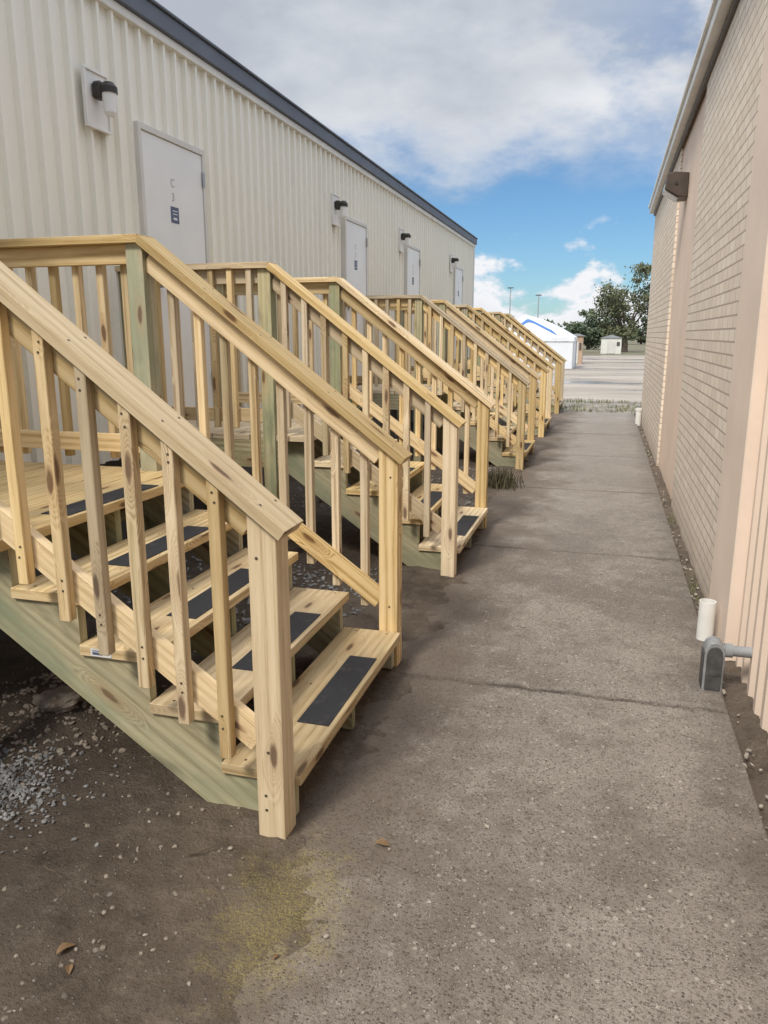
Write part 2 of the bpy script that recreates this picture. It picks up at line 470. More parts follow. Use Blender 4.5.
# ------------------------------------------------------------------ staircase
RUN, RISE, SL, SB = .255, .178, .772, .72
LAND = RISE * 5
K = math.sqrt(1 + SL * SL)
XE = .012
def capz(X): return 1.022 + SL * (XE - X) - .019 * K
CT = 1.022 + SL * (XE + 1.262)
bal_x = []
def make_stair():
    root = thing('wooden_staircase', '', 'staircase', (-.86, 2.0, 0))
    up = V((SL, 0, 1)).normalized(); upb = V((SB, 0, 1)).normalized()
    for k in range(4):
        b = newbm(); z = RISE * (k + 1)
        bx(b, -RUN * k - .281, -RUN * k, .047, 1.308, z - .038, z, .0025, 'y')
        tr = link('tread', b, WOOD, root)
        b = newbm(); bx(b, -RUN * k - .145, -RUN * k - .022, .37, .985, z + .0002, z + .0035, .001)
        link('anti_slip_strip', b, GRIT, tr)
    b = newbm(); x = -4 * RUN
    while x > -2.36:
        x1 = max(x - .139, -2.385)
        bx(b, x1, x - .004, -.03, 1.385, LAND - .038, LAND, .002, 'y'); x -= .143
    dk = link('landing_deck', b, WOOD, root)
    b = newbm(); bx(b, -4 * RUN - .145, -4 * RUN - .022, .37, .985, LAND + .0002, LAND + .0035, .001)
    link('anti_slip_strip', b, GRIT, dk)
    for y0, y1 in ((-.027, .011), (1.344, 1.382)):
        b = newbm(); bx(b, -2.385, -1.25, y0, y1, LAND - .225, LAND - .0385, .002, 'x'); link('rim_board', b, WOODG, root)
    b = newbm(); bx(b, -1.395, -1.357, .012, 1.343, LAND - .225, LAND - .0385, .002, 'y'); link('rim_board', b, WOODG, root)
    b = newbm()
    for yy in (.36, .74, 1.02): bx(b, -2.38, -1.396, yy, yy + .038, LAND - .225, LAND - .039, 0, 'x')
    link('joist', b, WOODG, root)
    pts = [(-.03, .012), (-.03, RISE - .0385)]
    for k in range(1, 5):
        pts += [(-.03 - RUN * k, RISE * k - .0385), (-.03 - RUN * k, RISE * (k + 1) - .0385)]
    low = lambda X: RISE - .0385 + (RISE / RUN) * (-.03 - X) - .349
    pts += [(-1.355, LAND - .0385), (-1.355, low(-1.355)), (-.03 - (.349 - RISE + .0385 + .012) * RUN / RISE, .012)]
    for y0 in (.062, .66, 1.256):
        b = newbm(); prism(b, pts, y0, y0 + .038, (-RUN, 0, RISE)); link('stringer', b, WOODG, root)
    for side, yc in ((-1, 0.0), (1, 1.355)):
        b = newbm()
        prism(b, [(-.108, -.03), (-.019, -.03), (-.019, capz(-.019) - .019 * K - .001), (-.108, capz(-.108) - .019 * K - .001)], yc - .0445, yc + .0445, (0, 0, 1), .002)
        link('newel_post', b, WOOD, root)
        for xp in (-1.345, -2.382):
            b = newbm(); bx(b, xp, xp + .089, yc - .0445, yc + .0445, -.03, CT - .0385, .002, 'z'); link('landing_post', b, WOODG, root)
        b = newbm(); board(b, (XE, yc, capz(XE)), (-1.268, yc, capz(-1.268)), (0, 1, 0), .14, .038, .002)
        link('handrail', b, WOOD, root)
        b = newbm(); bx(b, -2.385, -1.262, yc - .07, yc + .07, CT - .038, CT, .002, 'x'); link('landing_handrail', b, WOOD, root)
        off = (.0445 + .0195) * K
        b = newbm(); board(b, (-.109, yc, capz(-.109) - off), (-1.255, yc, capz(-1.255) - off), up, .089, .038, .002); link('upper_rail', b, WOOD, root)
        zl = lambda X: RISE - SB * X + .062
        b = newbm(); board(b, (-.109, yc, zl(-.109)), (-1.255, yc, zl(-1.255)), upb, .089, .038, .002); link('lower_rail', b, WOOD, root)
        b = newbm(); bx(b, -2.292, -1.346, yc - .019, yc + .019, CT - .128, CT - .0385, .002, 'x'); link('upper_rail', b, WOOD, root)
        b = newbm(); bx(b, -2.292, -1.346, yc - .019, yc + .019, .975, 1.064, .002, 'x'); link('lower_rail', b, WOOD, root)
        yb = yc + side * .0385
        for k in range(8):
            X = -.205 - .137 * k + random.uniform(-.005, .005)
            b = newbm(); bx(b, X - .019, X + .019, yb - .019, yb + .019, RISE - SB * X - .06 + random.uniform(-.010, .010), capz(X) - .013, .0025, 'z')
            o = link('baluster', b, WOOD, root)
            if side < 0: bal_x.append((o, X))
        for k in range(7):
            X = -1.405 - .137 * k
            b = newbm(); bx(b, X - .019, X + .019, yb - .019, yb + .019, .935, CT - .039, .0025, 'z')
            link('baluster', b, WOOD, root)
    return root

stair = make_stair()
labels = ['nearest raw pine staircase at the left, its black-gripped treads seen close up',
          'second pine staircase from the camera, leading to the closest visible grey door',
          'third pine staircase from the camera, beyond the gap with the dark weed clump',
          'fourth pine staircase from the camera, just before the last one in the row',
          'farthest pine staircase, last in the row before the white tent']
for i, y0 in enumerate((2.0, 4.8, 9.1, 12.2, 16.0)):
    o = stair if i == 0 else copy_tree(stair)
    o.location = (-.86, y0, 0)
    tag(o, labels[i], 'staircase', 'wooden staircases in a row along the metal building')
tr3 = [c for c in stair.children if c.name.startswith('tread')][2]
b = newbm(); bx(b, -.745, -.665, .0450, .0462, RISE * 3 - .033, RISE * 3 - .006); link('paper_tag', b, WHITEP, tr3)
b = newbm(); bx(b, -.738, -.700, .0444, .0449, RISE * 3 - .027, RISE * 3 - .018); bx(b, -.738, -.678, .0444, .0449, RISE * 3 - .015, RISE * 3 - .012); link('tag_print', b, NAVY, tr3)
def screw(p, d, parent, r=.0042):
    b = bmesh.new(); p = V(p); cyl(b, p, p + V(d).normalized() * .0012, r, 10); link('screw', b, SCREW, parent)
for o, X in bal_x:
    for zz in (capz(X) - .055, capz(X) - .088, RISE - SB * X + .045, RISE - SB * X + .078):
        screw((X + random.uniform(-.006, .006), -.0575, zz + random.uniform(-.006, .006)), (0, -1, 0), o)
for c in stair.children:
    if c.name.startswith('handrail'):
        yc = sum(v.co.y for v in c.data.vertices) / len(c.data.vertices)
        for X in (-.06, -.36, -.66, -.96):
            for q in (-.045, .045):
                X2 = X + random.uniform(-.02, .02)
                screw((X2, yc + q, capz(X2) + .019 * K + .0002), (SL, 0, 1), c)
    if c.name.startswith('tread'):
        z = max(v.co.z for v in c.data.vertices); x0 = max(v.co.x for v in c.data.vertices)
        for yv in (.085, .68, 1.275):
            for dx in (.06, .21):
                screw((x0 - dx, yv, z + .0002), (0, 0, 1), c, .0048)
    if c.name.startswith('newel_post'):
        yc = sum(v.co.y for v in c.data.vertices) / len(c.data.vertices)
        for zz in (.10, .15, .30, .92):
            screw((-.064 + random.uniform(-.02, .02), yc - .0447, zz), (0, -1, 0), c, .005)

# ------------------------------------------------------------------ metal building (left)
def corr(bm, y0, y1, x, z0, z1, pitch, depth, sgn, rib=.045, slope=.014):
    prof = []
    y = y0
    while y < y1:
        prof += [(y, 0), (min(y + pitch - rib - 2 * slope, y1), 0)]
        if y + pitch <= y1:
            prof += [(y + pitch - rib - slope, depth), (y + pitch - slope, depth)]
        y += pitch
    top = [bm.verts.new((x + sgn * d, yy, z1)) for yy, d in prof]
    bot = [bm.verts.new((x + sgn * d, yy, z0)) for yy, d in prof]
    for i in range(len(prof) - 1):
        f = [bot[i], bot[i + 1], top[i + 1], top[i]]
        bm.faces.new(f if sgn > 0 else f[::-1])
YE = 19.3
DZ = .10
bl = thing('metal_building', 'long cream ribbed metal building with grey doors behind the staircases', 'building', (WX, 7, 0))
def lk(name, bm, mat, parent, smooth=False):
    o = link(name, bm, mat, parent, smooth)
    rootm = parent
    off = V((0, 0, 0))
    while rootm: off += rootm.location; rootm = rootm.parent
    o.location = -off
    return o
RD = .036
b = newbm(); corr(b, -5, YE, WX, .70, 3.52 + DZ, .155, RD, 1, .026, .007); lk('ribbed_wall', b, SIDING, bl)
b = newbm(); bx(b, WX - 8, WX - .004, YE - .05, YE, .70, 3.55 + DZ); lk('end_wall', b, SIDING, bl)
b = newbm(); bx(b, WX - .12, WX - .06, -5, YE - .1, -.05, .72); lk('skirting', b, SKIRT, bl)
b = newbm(); bx(b, WX - .02, WX + .055, -5, YE + .03, 3.505 + DZ, 3.565 + DZ, .004, 'y'); lk('eave_trim', b, TRIMW, bl)
b = newbm(); bx(b, WX - .02, WX + .085, -5, YE + .06, 3.567 + DZ, 3.69 + DZ, .006, 'y'); bx(b, WX - .02, WX + .105, -5, YE + .06, 3.692 + DZ, 3.712 + DZ, .004, 'y'); lk('fascia', b, FASCIA, bl)
b = newbm(); bx(b, WX - 8, WX - .021, -5, YE + .05, 3.56 + DZ, 3.70 + DZ); lk('roof', b, ROOF, bl)
b = newbm(); bx(b, WX - .01, WX + .045, YE - .09, YE + .02, .70, 3.503 + DZ, .004, 'z'); lk('corner_trim', b, TRIMW, bl)

def text_mesh(body, size):
    cu = bpy.data.curves.new('letter', 'FONT'); cu.body = body; cu.size = size; cu.extrude = .0008; cu.align_x = 'CENTER'
    ob = bpy.data.objects.new('letter', cu); C.objects.link(ob)
    dg = bpy.context.evaluated_depsgraph_get()
    me = bpy.data.meshes.new_from_object(ob.evaluated_get(dg))
    bpy.data.objects.remove(ob); bpy.data.curves.remove(cu)
    return me
letter_c = text_mesh('C', .085); letter_3 = text_mesh('3', .085)
for me in (letter_c, letter_3): me.materials.clear(); me.materials.append(INK)
door_y = [2.3, 5.06, 9.50, 12.6, 16.75]
for i, y0 in enumerate(door_y):
    y1 = y0 + .93; z0, z1 = LAND + .03, 2.985
    fx = WX + RD + .001
    b = newbm(); bx(b, fx, fx + .022, y0 + .04, y1 - .04, z0 + .03, z1 - .045, .003, 'z')
    d = lk('door', b, DOORM, bl)
    b = newbm()
    bx(b, WX, fx + .034, y0, y0 + .038, z0, z1, .003, 'z'); bx(b, WX, fx + .034, y1 - .038, y1, z0, z1, .003, 'z')
    bx(b, WX, fx + .0335, y0 + .0385, y1 - .0385, z1 - .043, z1, .003, 'y'); bx(b, WX, fx + .06, y0 + .0385, y1 - .0385, z0, z0 + .025, .003, 'y')
    lk('door_frame', b, FRAME, d)
    for hz in (z0 + .22, z0 + 1.0, z1 - .28):
        b = newbm(); cyl(b, (fx + .036, y1 - .04, hz), (fx + .036, y1 - .04, hz + .11), .011, 10); lk('hinge', b, STEEL, d)
    b = newbm(); cyl(b, (fx + .02, y0 + .11, z0 + .98), (fx + .075, y0 + .11, z0 + .98), .016, 12); cyl(b, (fx + .07, y0 + .10, z0 + .98), (fx + .07, y0 + .23, z0 + .98), .011, 10)
    cyl(b, (fx + .02, y0 + .11, z0 + .98), (fx + .032, y0 + .11, z0 + .98), .036, 16); lk('handle', b, STEEL, d)
    yc = y0 + .43
    for me, zz in ((letter_c, 2.63), (letter_3, 2.53)):
        o = bpy.data.objects.new('door_lettering', me); C.objects.link(o); o.parent = d
        o.matrix_local = Matrix.Translation((fx + .0235, yc, zz)) @ Matrix.Rotation(R(90), 4, 'Z') @ Matrix.Rotation(R(90), 4, 'X')
    n0 = 2.375
    b = newbm(); bx(b, fx + .0225, fx + .0255, yc - .045, yc + .065, n0, n0 + .115); lk('notice', b, NAVY, d)
    b = newbm()
    for q, (za, wa) in enumerate(((n0 + .082, .034), (n0 + .060, .030), (n0 + .022, .026))):
        bx(b, fx + .0258, fx + .0263, yc + .01 - wa, yc + .01 + wa, za, za + (.006 if q < 2 else .016))
    lk('notice_print', b, WHITEP, d)

def wall_light():
    r = thing('wall_light', '', 'wall light', (0, 0, 0))
    b = newbm(); bx(b, .0, .016, -.125, .125, -.175, .175, .004, 'z')
    for a0, a1, c0, c1 in ((-.125, .125, .158, .175), (-.125, .125, -.175, -.158)): bx(b, .0162, .026, a0, a1, c0, c1, .002, 'y')
    for a0, a1 in ((-.125, -.108), (.108, .125)): bx(b, .0162, .0255, a0, a1, -.1575, .1575, .002, 'z')
    link('mount_plate', b, PLATE, r)
    b = newbm(); bx(b, .0165, .09, -.06, .03, .0, .10, .016, 'z'); cyl(b, (.115, -.01, .03), (.115, -.01, .065), .053, 20); cyl(b, (.115, -.01, .0655), (.115, -.01, .095), .053, 20, .030); bx(b, .08, .12, -.035, .015, .04, .07, .008)
    link('lamp_housing', b, BLACKP, r)
    b = newbm(); cyl(b, (.115, -.01, -.08), (.115, -.01, .03), .038, 20, .046); cyl(b, (.115, -.01, -.10), (.115, -.01, -.08), .026, 20, .038); link('glass_globe', b, GLOBE, r, False)
    return r
wl = wall_light()
ll = ['black wall light with white jar globe before the closest visible grey door',
      'wall light beside the second visible grey door of the metal building',
      'wall light beside the third visible grey door of the metal building',
      'farthest wall light, beside the last grey door near the building corner']
for i, y0 in enumerate((4.64, 9.20, 12.30, 16.4)):
    o = wl if i == 0 else copy_tree(wl)
    o.location = (WX + RD + .001, y0, 3.0)
    tag(o, ll[i], 'wall light', 'wall lights along the cream metal building')

# ------------------------------------------------------------------ brick building (right)
br = thing('brick_building', 'tan painted brick building along the right side of the walkway', 'building', (BXF, 6, 0))
YB = 15.1
def rbox(name, x0, y0, y1, z0, z1, mat, bev=.004):
    b = newbm(); bx(b, x0, x0 + .3, y0, y1, z0, z1, bev, 'z'); return lk(name, b, mat, br)
ZT = 3.66
rbox('brick_wall', BXF, 4.502, 7.5, -.08, ZT, BRICK)
rbox('brick_wall', BXF, 9.902, YB, -.08, ZT, BRICK)
rbox('wall_panel', BXF + .025, 7.4, 10.0, -.08, ZT, STUCCO2)
rbox('pilaster', BXF - .02, 3.86, 4.50, -.08, ZT, STUCCO, .006)
b = newbm(); corr(b, -4, 3.859, BXF + .055, -.05, ZT, .16, .022, -1, .04, .012); lk('ribbed_panel', b, RSIDING, br)
b = newbm(); bx(b, BXF + .01, 8, YB - .03, YB - .001, -.08, ZT, 0); lk('end_wall', b, BRICK, br)
b = newbm()
bx(b, BXF - .10, BXF + .02, -4, YB + .10, ZT - .02, ZT + .10, .006, 'y')
bx(b, BXF - .125, BXF - .10, -4, YB + .12, ZT + .07, ZT + .115, .004, 'y')
lk('eave_fascia', b, EAVE, br)
b = newbm(); bx(b, BXF + .02, 9, -4, YB + .08, ZT + .01, ZT + .09); lk('roof', b, ROOF, br)
b = newbm(); bx(b, BXF - .03, BXF - .002, 4.505, YB, ZT - .075, ZT - .022, .004, 'y'); lk('soffit_trim', b, BRONZE, br)

wp = thing('wall_pack_light', 'dark bronze wall pack light high on the smooth panel of the brick building', 'wall light', (BXF + .025, 9.0, 3.02))
b = newbm(); prism(b, [(0, -.10), (0, .13), (-.15, .145), (-.205, .125), (-.225, -.02), (-.09, -.10)], -.16, .16, (0, 0, 1), .008); link('housing', b, BRONZE, wp)
b = newbm(); prism(b, [(-.2215, .03), (-.228, -.018), (-.0925, -.1035), (-.095, -.112), (-.236, -.024), (-.229, .032)], -.135, .135, (0, 0, 1)); link('lens', b, LENS, wp)
b = newbm(); cyl(b, (-.12, -.161, .03), (-.12, -.17, .03), .014, 12); link('screw_cap', b, BLACKP, wp)

def tube(bm, r, ri, z0, z1, seg=28):
    rings = []
    for rr, z in ((r, z0), (r, z1), (ri, z1), (ri, z0 + .02)):
        rings.append([bm.verts.new((rr * math.cos(6.28318 * k / seg), rr * math.sin(6.28318 * k / seg), z)) for k in range(seg)])
    for a, c in zip(rings, rings[1:]):
        for k in range(seg): bm.faces.new([a[k], a[(k + 1) % seg], c[(k + 1) % seg], c[k]])
    bm.faces.new(rings[-1])
b = bmesh.new(); tube(b, .041, .036, 0, .235)
pv = link('pvc_pipe', b, PVC); pv.location = (.58, 4.1, -.03)
tag(pv, 'short open white plastic pipe standing at the tan pilaster base', 'pipe')
pv2 = thing('pvc_pipe', 'small white pipe stub at the far corner of the brick building', 'pipe', (.60, 14.5, -.03), 0)
b = newbm(); cyl(b, (0, 0, 0), (0, 0, .26), .05, 16); link('pipe', b, PVC, pv2)
b = newbm(); cyl(b, (0, 0, .2605), (0, 0, .31), .058, 16); link('pipe_cap', b, PVC, pv2)

cb = thing('conduit_box', 'grey electrical conduit box on the ground with a pipe running into the wall', 'electrical box', (.540, 3.50, -.01))
b = newbm()
prof = [(-.042, 0), (.042, 0), (.042, .19), (.036, .215), (.022, .232), (0, .238), (-.022, .232), (-.036, .215), (-.042, .19)]
prism(b, prof, -.045, .045, (0, 0, 1), .005); link('box_body', b, GREYP, cb)
b = newbm(); prism(b, [(x * .80, .014 + z * .86) for x, z in prof], -.052, -.0455, (0, 0, 1), .002); cyl(b, (0, -.0525, .105), (0, -.057, .105), .022, 24); link('cover_plate', b, DGREY, cb)
b = newbm(); bx(b, -.0475, -.0425, -.034, .034, .015, .185, .003, 'z'); link('side_plate', b, DGREY, cb)
b = newbm(); cyl(b, (.030, 0, .19), (.172, 0, .19), .024, 20); link('conduit', b, GREYP, cb)
b = newbm(); cyl(b, (.0425, 0, .19), (.076, 0, .19), .031, 20); link('coupling', b, GREYP, cb)

# ------------------------------------------------------------------ stones
ico = bmesh.new(); bmesh.ops.create_icosphere(ico, subdivisions=1, radius=1)
IV = [v.co.copy() for v in ico.verts]; ico.verts.index_update(); IF = [[v.index for v in f.verts] for f in ico.faces]; ico.free()
def stones(name, spots, mat, label):
    vs, fs = [], []
    for (x, y, z, s) in spots:
        o = len(vs)
        q = Matrix.Rotation(random.uniform(0, 6.28), 3, V((random.gauss(0, 1), random.gauss(0, 1), random.gauss(0, 1))).normalized())
        sc = V((random.uniform(.7, 1.3), random.uniform(.6, 1.1), random.uniform(.45, .9)))
        for v in IV:
            w = V((v.x * sc.x, v.y * sc.y, v.z * sc.z)) * (s * random.uniform(.75, 1.2))
            w = q @ w
            vs.append((x + w.x, y + w.y, z + w.z * .8))
        fs += [[i + o for i in f] for f in IF]
    return tag(pymesh(name, vs, fs, mat), label, 'gravel', kind='stuff')
sp = []
for i in range(1500):
    x, y = random.gauss(-1.99, .13), random.gauss(1.91, .12)
    if random.random() < .04: x, y = random.uniform(-2.4, -1.5), random.uniform(1.4, 2.3)
    s = random.uniform(.003, .011); sp.append((x, y, dirt_z(x, y) + s * .3 + random.uniform(0, .004), s))
for i in range(900):
    x, y = random.uniform(-3.0, -1.25), random.uniform(3.45, 4.75)
    s = random.uniform(.008, .020); sp.append((x, y, dirt_z(x, y) + s * .3, s))
for i in range(500):
    x, y = random.uniform(-3.0, -1.1), random.uniform(6.3, 9.0)
    s = random.uniform(.010, .024); sp.append((x, y, dirt_z(x, y) + s * .3, s))
stones('gravel', sp, STONE, 'loose grey gravel lying on the dirt under and between the staircases')
sp = []
cents = [(random.uniform(-1.9, -.6), random.uniform(1.0, 3.2)) for i in range(14)]
for i in range(260):
    if random.random() < .6:
        cx, cy = random.choice(cents); x, y = random.gauss(cx, .12), random.gauss(cy, .12)
        x = min(x, -.5)
    else: x, y = random.uniform(-2.0, -.5), random.uniform(.9, 3.3)
    s = random.choice((.002, .002, .003, .003, .004, .006)) * random.uniform(.7, 1.2); sp.append((x, y, dirt_z(x, y) + s * .3, s))
for (x, y) in ((-1.02, 1.86), (-.62, 1.62), (-1.25, 1.58), (-1.38, 1.72), (-.05, 2.6), (.32, 2.75), (-.35, 4.0), (.1, 1.5), (-.28, 2.2), (.2, 2.05), (.38, 1.75), (-.1, 3.6), (.05, 5.1)):
    s = random.uniform(.006, .011); sp.append((x, y, max(.0, dirt_z(x, y) if x < -.5 else 0) + s * .3, s))
for i in range(420):
    x, y = random.uniform(-.8, .55), random.uniform(.9, 9)
    s = random.choice((.002, .002, .003, .004, .005)) * random.uniform(.7, 1.2); sp.append((x, y, max(.002, dirt_z(x, y) if x < -.5 else 0) + s * .3, s))
for i in range(320):
    x, y = random.uniform(.555, .64), random.uniform(1.5, 14)
    s = random.uniform(.004, .014); sp.append((x, y, -.012 + s * .3, s))
stones('pebbles', sp, PEB, 'small tan pebbles scattered over the dirt and the walkway edges')
sp = []
for i in range(1000):
    if i < 520: x, y = random.gauss(-2.12, .20), random.gauss(2.46, .18)
    else: x, y = random.uniform(-2.6, -.95), random.uniform(1.1, 3.4)
    s = random.uniform(.004, .016) if i < 520 else random.uniform(.003, .010); sp.append((x, y, dirt_z(x, y) + s * .2, s))
tag(stones('soil_crumbs', sp, CLOD, 'crumbled pale soil on the dirt mound under the nearest staircase'), cat='soil')
for (x, y, s, lb) in ((-2.06, 2.40, .075, 'lumpy pale clod on the dirt mound under the nearest staircase'), (-1.42, 3.75, .07, 'stone lump on the gravel between the two nearest staircases')):
    bm = bmesh.new(); bmesh.ops.create_icosphere(bm, subdivisions=4, radius=s)
    for v in bm.verts:
        n = noise.noise(v.co * 16 + V((x * 7, 0, 0))) * .45 + noise.noise(v.co * 50) * .16
        v.co *= (1 + n); v.co.z = max(min(v.co.z * .6, s * .5), -s * .4)
    o = link('rubble_chunk', bm, CLOD); o.location = (x, y, dirt_z(x, y) + s * .1); tag(o, lb, 'rubble')

def leaf(x, y, z, s, rz, lb):
    vs, fs = [], []
    n = 7
    for i in range(n + 1):
        t = i / n; w = math.sin(math.pi * min(1, t * .96 + .03)) ** .8 * .26
        zz = .10 * math.sin(t * 4); c = .12 * w / .32
        vs += [((t - .5) * s, -w * s, (zz + c) * s), ((t - .5) * s, 0, zz * s), ((t - .5) * s, w * s, (zz + c * 1.3) * s)]
    for i in range(n):
        a = 3 * i; fs += [(a, a + 1, a + 4, a + 3), (a + 1, a + 2, a + 5, a + 4)]
    o = pymesh('dry_leaf', vs, fs, LEAFB); o.location = (x, y, z); o.rotation_euler = (random.uniform(-.2, .2), 0, rz); tag(o, lb, 'leaf', 'dry brown leaves on the ground')
leaf(-1.235, 1.375, dirt_z(-1.235, 1.375) + .006, .048, 1.1, 'curled brown leaf at the bottom left corner of the dirt')
leaf(-1.20, 1.34, dirt_z(-1.20, 1.34) + .005, .036, 2.2, 'smaller brown leaf lying beside the curled corner leaf')
leaf(-.58, 2.02, .006, .048, .1, 'brown leaf on the concrete in front of the nearest newel post')
leaf(-.72, 1.52, dirt_z(-.72, 1.52) + .008, .022, 1.2, 'little brown leaf on the yellow stained patch of ground')
for (x, y, a, l, lb) in ((-1.12, 1.78, .9, .13, 'thin dark twig on the dirt left of the yellow stain'), (-1.5, 1.62, -.3, .10, 'short twig on the dirt near the grey gravel')):
    b = bmesh.new(); p = V((0, 0, 0)); d = V((math.cos(a), math.sin(a), 0))
    for k in range(4):
        q = p + d * l / 4 + V((random.uniform(-.006, .006), random.uniform(-.006, .006), random.uniform(-.001, .002)))
        cyl(b, p, q, .0026 - .0004 * k, 6, .0022 - .0004 * k); p = q
    o = link('twig', b, TWIG); o.location = (x, y, dirt_z(x, y) + .008); tag(o, lb, 'twig')

def blades(spots, mat, name):
    vs, fs = [], []
    for (x, y, z, h, w) in spots:
        a = random.uniform(0, 6.28); ln = random.uniform(.1, .6) * h
        dx, dy = math.cos(a) * w, math.sin(a) * w; lx, ly = math.cos(a + 1.5) * ln, math.sin(a + 1.5) * ln
        o = len(vs)
        vs += [(x - dx, y - dy, z), (x + dx, y + dy, z), (x + dx * .7 + lx * .4, y + dy * .7 + ly * .4, z + h * .6), (x - dx * .7 + lx * .4, y - dy * .7 + ly * .4, z + h * .6), (x + lx, y + ly, z + h)]
        fs += [(o, o + 1, o + 2, o + 3), (o + 3, o + 2, o + 4)]
    return pymesh(name, vs, fs, mat)
sp = []
for i in range(2600):
    x, y = random.uniform(-1.6, 4), random.uniform(16.6, 19.6)
    if noise.noise((x * .9, y * .9, 1)) > -.02 or random.random() < .12: sp.append((x, y, -.04, random.uniform(.04, .12), .008))
tag(blades(sp, GRASSM, 'grass'), 'patchy short grass on the gravel verge at the end of the walkway', 'grass', kind='stuff')
sp = []
for i in range(150):
    y = random.choice((4.7, 5.1, 6.9, 10.8)) + random.gauss(0, .09); x = random.uniform(.60, .65)
    sp.append((x, y, -.03, random.uniform(.02, .06), .003))
tag(blades(sp, GRASSM, 'wall_grass'), 'thin grass tufts in the gap along the brick wall base', 'grass', kind='stuff')
wd = thing('weed_clump', 'dark scrubby weed clump beside the walkway past the second staircase', 'weed', (-1.02, 8.0, 0))
sp = [(random.gauss(0, .09), random.gauss(0, .13), -.01, random.uniform(.06, .22), .006) for i in range(420)]
o = blades(sp, WEEDM, 'foliage'); o.parent = wd
b = bmesh.new()
for k in range(9):
    a = random.uniform(0, 6.28); cyl(b, (0, 0, -.01), (math.cos(a) * .1, math.sin(a) * .12, random.uniform(.12, .22)), .004, 6, .002)
link('stem', b, TWIG, wd)

# ------------------------------------------------------------------ background
def tree(name, x, y, h, w, n, ls, mat, label, group=None, trunk_h=.3, seed=0, ncl=34):
    rnd = random.Random(seed)
    r = thing(name, label, 'tree', (x, y, -.05), 0, group)
    b = bmesh.new()
    tr = w * .035
    cyl(b, (0, 0, 0), (0, 0, h * trunk_h), tr * 1.4, 10, tr)
    tips = []
    for k in range(9):
        a = k * 2.4 + rnd.uniform(-.4, .4); e = rnd.uniform(.3, .85)
        p = V((0, 0, h * trunk_h * rnd.uniform(.75, 1)))
        q = V((math.cos(a) * w * .28 * (1.2 - e * .6), math.sin(a) * w * .28 * (1.2 - e * .6), h * (trunk_h + .45 * e)))
        cyl(b, p, q, tr * .6, 7, tr * .2)
        q2 = q + V((math.cos(a) * w * .14, math.sin(a) * w * .14, h * .12)); cyl(b, q, q2, tr * .2, 5, tr * .08)
        tips += [q, q2]
    link('trunk', b, BARK, r)
    cl = []
    for k in range(ncl):
        if k < len(tips): c = tips[k].copy()
        else:
            a = rnd.uniform(0, 6.28); rr = math.sqrt(rnd.random()) * w * .46; zz = rnd.uniform(trunk_h * .9, .95)
            rr *= math.sqrt(max(.08, 1 - ((zz - .55) / .47) ** 2))
            c = V((math.cos(a) * rr, math.sin(a) * rr, zz * h))
        cl.append((c, w * rnd.uniform(.05, .13)))
    vs, fs = [], []
    for i in range(n):
        c, rad = rnd.choice(cl)
        d = V((rnd.gauss(0, 1), rnd.gauss(0, 1), rnd.gauss(0, .75))); p = c + d * rad * .62
        if p.z > h: p.z = h - rnd.random() * .1 * h
        u = V((rnd.gauss(0, 1), rnd.gauss(0, 1), rnd.gauss(0, 1))).normalized(); v = u.orthogonal().normalized()
        s = ls * rnd.uniform(.6, 1.3); o = len(vs)
        vs += [tuple(p + u * s), tuple(p + v * s * .6), tuple(p - u * s), tuple(p - v * s * .6)]
        fs.append((o, o + 1, o + 2, o + 3))
    pymesh('crown', vs, fs, mat, r)
    return r
tree('broadleaf_tree', 1.55, 80, 8.2, 6.9, 6200, .14, LEAF1, 'tall olive green tree rising behind the far corner of the brick building', seed=3, trunk_h=.2, ncl=54)
tree('bushy_tree', -2.2, 92, 4.6, 4.8, 2600, .2, LEAF2, 'rounder lower green tree just left of the tall olive tree', seed=5, trunk_h=.12)
for k in range(13):
    px = -27 + k * 2.7 + random.uniform(-.6, .6)
    tree('distant_tree', px, 150 + random.uniform(-8, 8), random.uniform(3.9, 5.6), random.uniform(4.8, 6.6), 700, .34, LEAF2,
         'hazy dark green tree in the treeline beyond the open lot', 'trees in the far treeline', .1, 20 + k)

tn = thing('canopy_tent', 'low white rounded canopy tent with a blue arc beyond the last staircase', 'tent', (-3.3, 40, -.045))
pk = V((-.75, 0, 2.58)); e = 1.5; hw = 1.75
cs = [V((-hw, -hw, e)), V((hw, -hw, e)), V((hw, hw, e)), V((-hw, hw, e))]
vs, fs = [], []
N = 10
def bulge(t): return .14 * math.sin(math.pi * t)
for s in range(4):
    a, b2 = cs[s], cs[(s + 1) % 4]; o = len(vs)
    for i in range(N + 1):
        t = i / N
        for q in (a, b2):
            p = pk.lerp(q, t); p.z += bulge(t); vs.append(tuple(p))
    for i in range(N): fs.append((o + 2 * i, o + 2 * i + 1, o + 2 * i + 3, o + 2 * i + 2))
pymesh('canopy', vs, fs, TENTW, tn, True)
b = newbm()
for s in range(4):
    a, b2 = cs[s], cs[(s + 1) % 4]; board(b, a - V((0, 0, .1)), b2 - V((0, 0, .1)), (0, 0, 1), .2, .01, 0)
link('valance', b, TENTW, tn)
for q in cs:
    b = newbm(); qx, qy = q.x * .985, q.y * .985; bx(b, qx - .025, qx + .025, qy - .025, qy + .025, 0, e - .01, 0, 'z'); link('leg', b, GALV, tn)
b = newbm(); bx(b, -hw + .05, hw - .05, -hw + .04, -hw + .05, .02, e - .22); link('side_panel', b, TENTW, tn)
b = newbm(); bx(b, hw - .05, hw - .04, -hw + .06, hw - .06, .02, e - .22); link('side_panel', b, TENTW, tn)
vs, fs = [], []
def rp(u, t):
    p = pk.lerp(cs[0].lerp(cs[1], u), t); p.z += bulge(t) + .012; p.y -= .03; return tuple(p)
